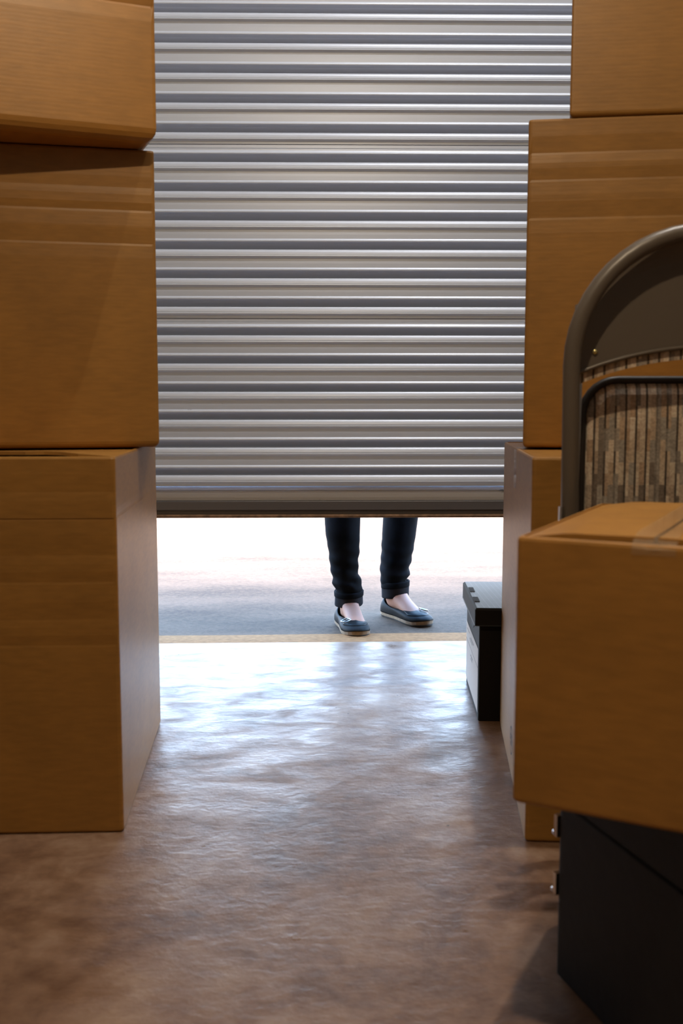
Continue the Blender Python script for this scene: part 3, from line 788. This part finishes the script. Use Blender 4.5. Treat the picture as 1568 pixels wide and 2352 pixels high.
rows1 = [(0.359, 0.059, 3.285, 0.0580), (0.303, 0.060, 3.287, 0.0555), (0.255, 0.064, 3.288, 0.0505), (0.206, 0.064, 3.290, 0.0465), (0.173, 0.066, 3.290, 0.0440), (0.143, 0.075, 3.290, 0.0470), (0.120, 0.080, 3.290, 0.0410), (0.085, 0.080, 3.290, 0.0390)]
up1 = [(0.95, 0.105, 3.362, 0.095), (0.80, 0.085, 3.36, 0.090), (0.60, 0.070, 3.315, 0.072), (0.46, 0.060, 3.280, 0.0595)]
rows2 = [(0.342, 0.257, 3.42, 0.0590), (0.285, 0.252, 3.422, 0.0570), (0.234, 0.247, 3.424, 0.0540), (0.183, 0.241, 3.425, 0.0500), (0.149, 0.239, 3.425, 0.0490), (0.128, 0.236, 3.425, 0.0430), (0.085, 0.240, 3.425, 0.0400)]
up2 = [(0.95, 0.212, 3.362, 0.095), (0.80, 0.232, 3.37, 0.090), (0.60, 0.250, 3.40, 0.072), (0.46, 0.258, 3.415, 0.0610)]
g.loft(leg_rings(rows1, 0, 0.0045, 1.0, up1)); g.loft(leg_rings(rows2, 0, 0.0040, 2.6, up2))
hip = []
for z, rx, ry in ((0.80, 0.155, 0.10), (0.86, 0.172, 0.125), (0.92, 0.170, 0.122), (0.99, 0.150, 0.112), (1.02, 0.145, 0.110)):
    hip.append([(0.158 + rx * math.cos(2 * PI * k / 32), 3.362 + ry * math.sin(2 * PI * k / 32), z) for k in range(32)])
g.loft(hip)
jeans = g.build('jeans', M_JEAN, person, smooth=True)
def cuff(cx_, cy_, r0, r1, z0, z1, ph):
    n = 40; g = G(); rings = []
    for rr, z in ((r0 - 0.004, z0 + 0.006), (r0 - 0.001, z0), (r0 + 0.002, z0), (r0 + 0.0035, z0 + 0.004), ((r0 + r1) / 2 + 0.0025, (z0 + z1) / 2), (r1 + 0.0035, z1 - 0.004), (r1 + 0.002, z1), (r1 - 0.002, z1 - 0.001), (r1 - 0.004, z1 - 0.008)):
        rings.append([(cx_ + (rr + 0.0012 * math.sin(4 * t + ph)) * math.cos(t), cy_ + rr * 1.05 * math.sin(t), z + GZ + 0.004 * math.sin(t + ph)) for t in (2 * PI * k / n for k in range(n))])
    g.loft(rings, caps=False)
    c = g.build('rolled_cuff', M_CUFF, jeans, smooth=True)
    g = G(); zz = z0 + 0.62 * (z1 - z0); rm = (r0 + r1) / 2 + 0.0032
    ra = [[(cx_ + (rm + o) * math.cos(t), cy_ + (rm + o) * 1.05 * math.sin(t), z + GZ + 0.004 * math.sin(t + ph)) for t in (2 * PI * k / n for k in range(n))] for o, z in ((0, zz), (0.0022, zz + 0.002), (0.0030, z1 - 0.002), (0, z1 + 0.001))]
    g.loft(ra, caps=False); g.build('cuff_fold', M_JEAN, jeans, smooth=True)
    return c
cuff(0.0800, 3.290, 0.0425, 0.0425, 0.072, 0.119, 0.4)
cuff(0.2410, 3.425, 0.0415, 0.0445, 0.072, 0.125, 1.9)
# top, arms
TV, TE, TR = [], [], []
def tv(p, r, parent=None):
    TV.append(p); TR.append(r); i = len(TV) - 1
    if parent is not None: TE.append((parent, i))
    return i
a = tv((0.158, 3.362, 0.98), (0.150, 0.118)); b_ = tv((0.158, 3.362, 1.10), (0.140, 0.112), a); c_ = tv((0.158, 3.36, 1.24), (0.155, 0.12), b_); d_ = tv((0.158, 3.365, 1.345), 0.09, c_)
for sx in (-1, 1):
    s = tv((0.158 + sx * 0.155, 3.37, 1.325), 0.064, d_); e = tv((0.158 + sx * 0.208, 3.385, 1.06), 0.050, s); tv((0.158 + sx * 0.226, 3.345, 0.845), 0.040, e)
skinned('long_sleeved_top', TV, TE, TR, M_TOP, person)
g = G(); hr = []
for i in range(13):
    ph = PI * i / 12
    rg = []
    for k in range(24):
        t = 2 * PI * k / 24; fr = max(0, -math.sin(t))
        rr = 0.098 * math.sin(ph) + 0.002
        zz = 1.585 + 0.098 * math.cos(ph) - (0.20 * max(0, i - 6) / 6) * (1 - fr)
        yo = 0.03 if i > 5 else 0.01
        rg.append((0.158 + rr * math.cos(t), 3.362 + yo + rr * math.sin(t) * (1.0 - 0.35 * fr * (1 if i > 5 else 0)), zz))
    hr.append(rg)
g.loft(hr); g.build('hair', M_HAIR, person, smooth=True)

def shoe(H, T, outer):
    d = (T - H).normalized(); n = Vector((d.y, -d.x))         # n = wearer's... right hand side of the axis
    L_ = (T - H).length
    def P(t, s, z): p = H + d * (t * L_) + n * s; return Vector((p.x, p.y, z + GZ))
    N_ = 64
    def halfw(t):
        pts = ((0, 0.012), (0.03, 0.021), (0.10, 0.029), (0.25, 0.0315), (0.42, 0.0310), (0.58, 0.0370), (0.74, 0.0425), (0.84, 0.0400), (0.92, 0.0325), (0.97, 0.0215), (1.0, 0.009))
        for (a, wa), (b, wb) in zip(pts, pts[1:]):
            if a <= t <= b:
                k = (t - a) / (b - a); return wa + (wb - wa) * k
        return 0.009
    outl = []
    for k in range(N_):
        ph = 2 * PI * k / N_; t = 0.5 + 0.5 * math.cos(ph); sg = 1 if math.sin(ph) >= 0 else -1
        w = halfw(t)
        # inner edge of a shoe is a little straighter
        w *= 1.0 + (0.06 if (sg * outer > 0) else -0.04) * math.sin(PI * min(1, max(0, t)))
        if abs(math.sin(ph)) < 1e-6: w = 0
        else: w *= min(1, abs(math.sin(ph)) * 3.0) ** 0.5
        outl.append((t, sg * w))
    root = mesh('shoe', *(lambda vf: (vf[0], vf[1]))(shoe_upper(P, outl, N_)), M_SHOE, person, smooth=True)
    md = root.modifiers.new('thick', 'SOLIDIFY'); md.thickness = 0.0022; md.offset = 1
    g = G()
    g.loft([[P(t, s * k, z + 0.006 * max(0, t - 0.85) / 0.15) for t, s in outl] for z, k in ((0.0045, 0.98), (0.006, 1.05), (0.015, 1.055), (0.018, 1.02), (0.018, 0.7))]); g.build('sole', M_SOLE, root, smooth=False)
    g = G(); g.loft([[P(t, s * k, z + 0.006 * max(0, t - 0.85) / 0.15) for t, s in outl] for z, k in ((0.0, 0.94), (0.0015, 1.0), (0.0048, 1.02))]); g.build('outsole', M_OUT, root)
    # strap band across the vamp and buckle on its outer side
    rows = []
    for v in (0.50, 0.56, 0.70, 0.84, 0.90):
        r = []
        for k in range(-9, 10):
            p = upper_pt(outl, (k % N_), v); o = 0.0035 if v in (0.50, 0.90) else 0.0058
            c = P(0.6, 0, 0.0); q = P(*p); dirn = (q - c).normalized(); r.append(q + dirn * o)
        rows.append(r)
    g = G(); g.loft(rows, caps=False, closed=False); st = g.build('strap', M_STRAP, root, smooth=True)
    st.modifiers.new('thick', 'SOLIDIFY').thickness = 0.0018
    kb = 7 * (1 if outer > 0 else -1)
    c0 = P(*upper_pt(outl, kb % N_, 0.70)); ca = P(*upper_pt(outl, (kb + (1 if kb > 0 else -1)) % N_, 0.70)); cb = P(*upper_pt(outl, kb % N_, 0.85))
    ex = (ca - c0).normalized(); ez = (cb - c0); ez = (ez - ex * ez.dot(ex)).normalized(); ny = ex.cross(ez)
    if ny.dot(c0 - P(0.6, 0, 0.01)) < 0: ny = -ny
    c0 = c0 + ny * 0.0095
    g = G(); hwid, hh = 0.0135, 0.0125
    g.tube([c0 + ex * a * hwid + ez * b * hh for a, b in ((-1, -0.7), (-1, 0.7), (-0.7, 1), (0.7, 1), (1, 0.7), (1, -0.7), (0.7, -1), (-0.7, -1))], 0.0021, 8, closed=True)
    g.tube([c0 + ez * hh, c0 - ez * hh], 0.0012, 6)
    g.build('buckle', M_BUCKLE, root, smooth=True)
    return root
def upper_pt(outl, k, v):
    t, s = outl[k]
    N_ = len(outl); ph = 2 * PI * k / N_
    # opening of the shoe
    tr = 0.335 + 0.305 * math.cos(ph); sr = (0.0285 - 0.004 * max(0, math.cos(ph))) * math.sin(ph)
    zr = 0.045 + 0.016 * max(0, -math.cos(ph)) ** 1.5 - 0.006 * abs(math.sin(ph)) + 0.000 * max(0, math.cos(ph))
    zc = 0.034 if math.cos(ph) > 0 else 0.034 + 0.010 * (-math.cos(ph))
    tcn = t * 0.99 + 0.003; scn = s * 1.10
    a, b, c = (1 - v) ** 2, 2 * v * (1 - v), v * v
    z0 = 0.016 + 0.006 * max(0, t - 0.85) / 0.15
    return (t * a + tcn * b + tr * c, s * a + scn * b + sr * c, z0 * a + zc * b + zr * c)
def shoe_upper(P, outl, N_):
    rows = [[P(*upper_pt(outl, k, v)) for k in range(N_)] for v in [i / 12 for i in range(13)]]
    g = G(); g.loft(rows, caps=False); return g.v, g.f
shoe(H1, T1, -1 if Vector(((T1 - H1).normalized().y, -(T1 - H1).normalized().x)).x > 0 else 1)
shoe(H2, T2, 1 if Vector(((T2 - H2).normalized().y, -(T2 - H2).normalized().x)).x > 0 else -1)
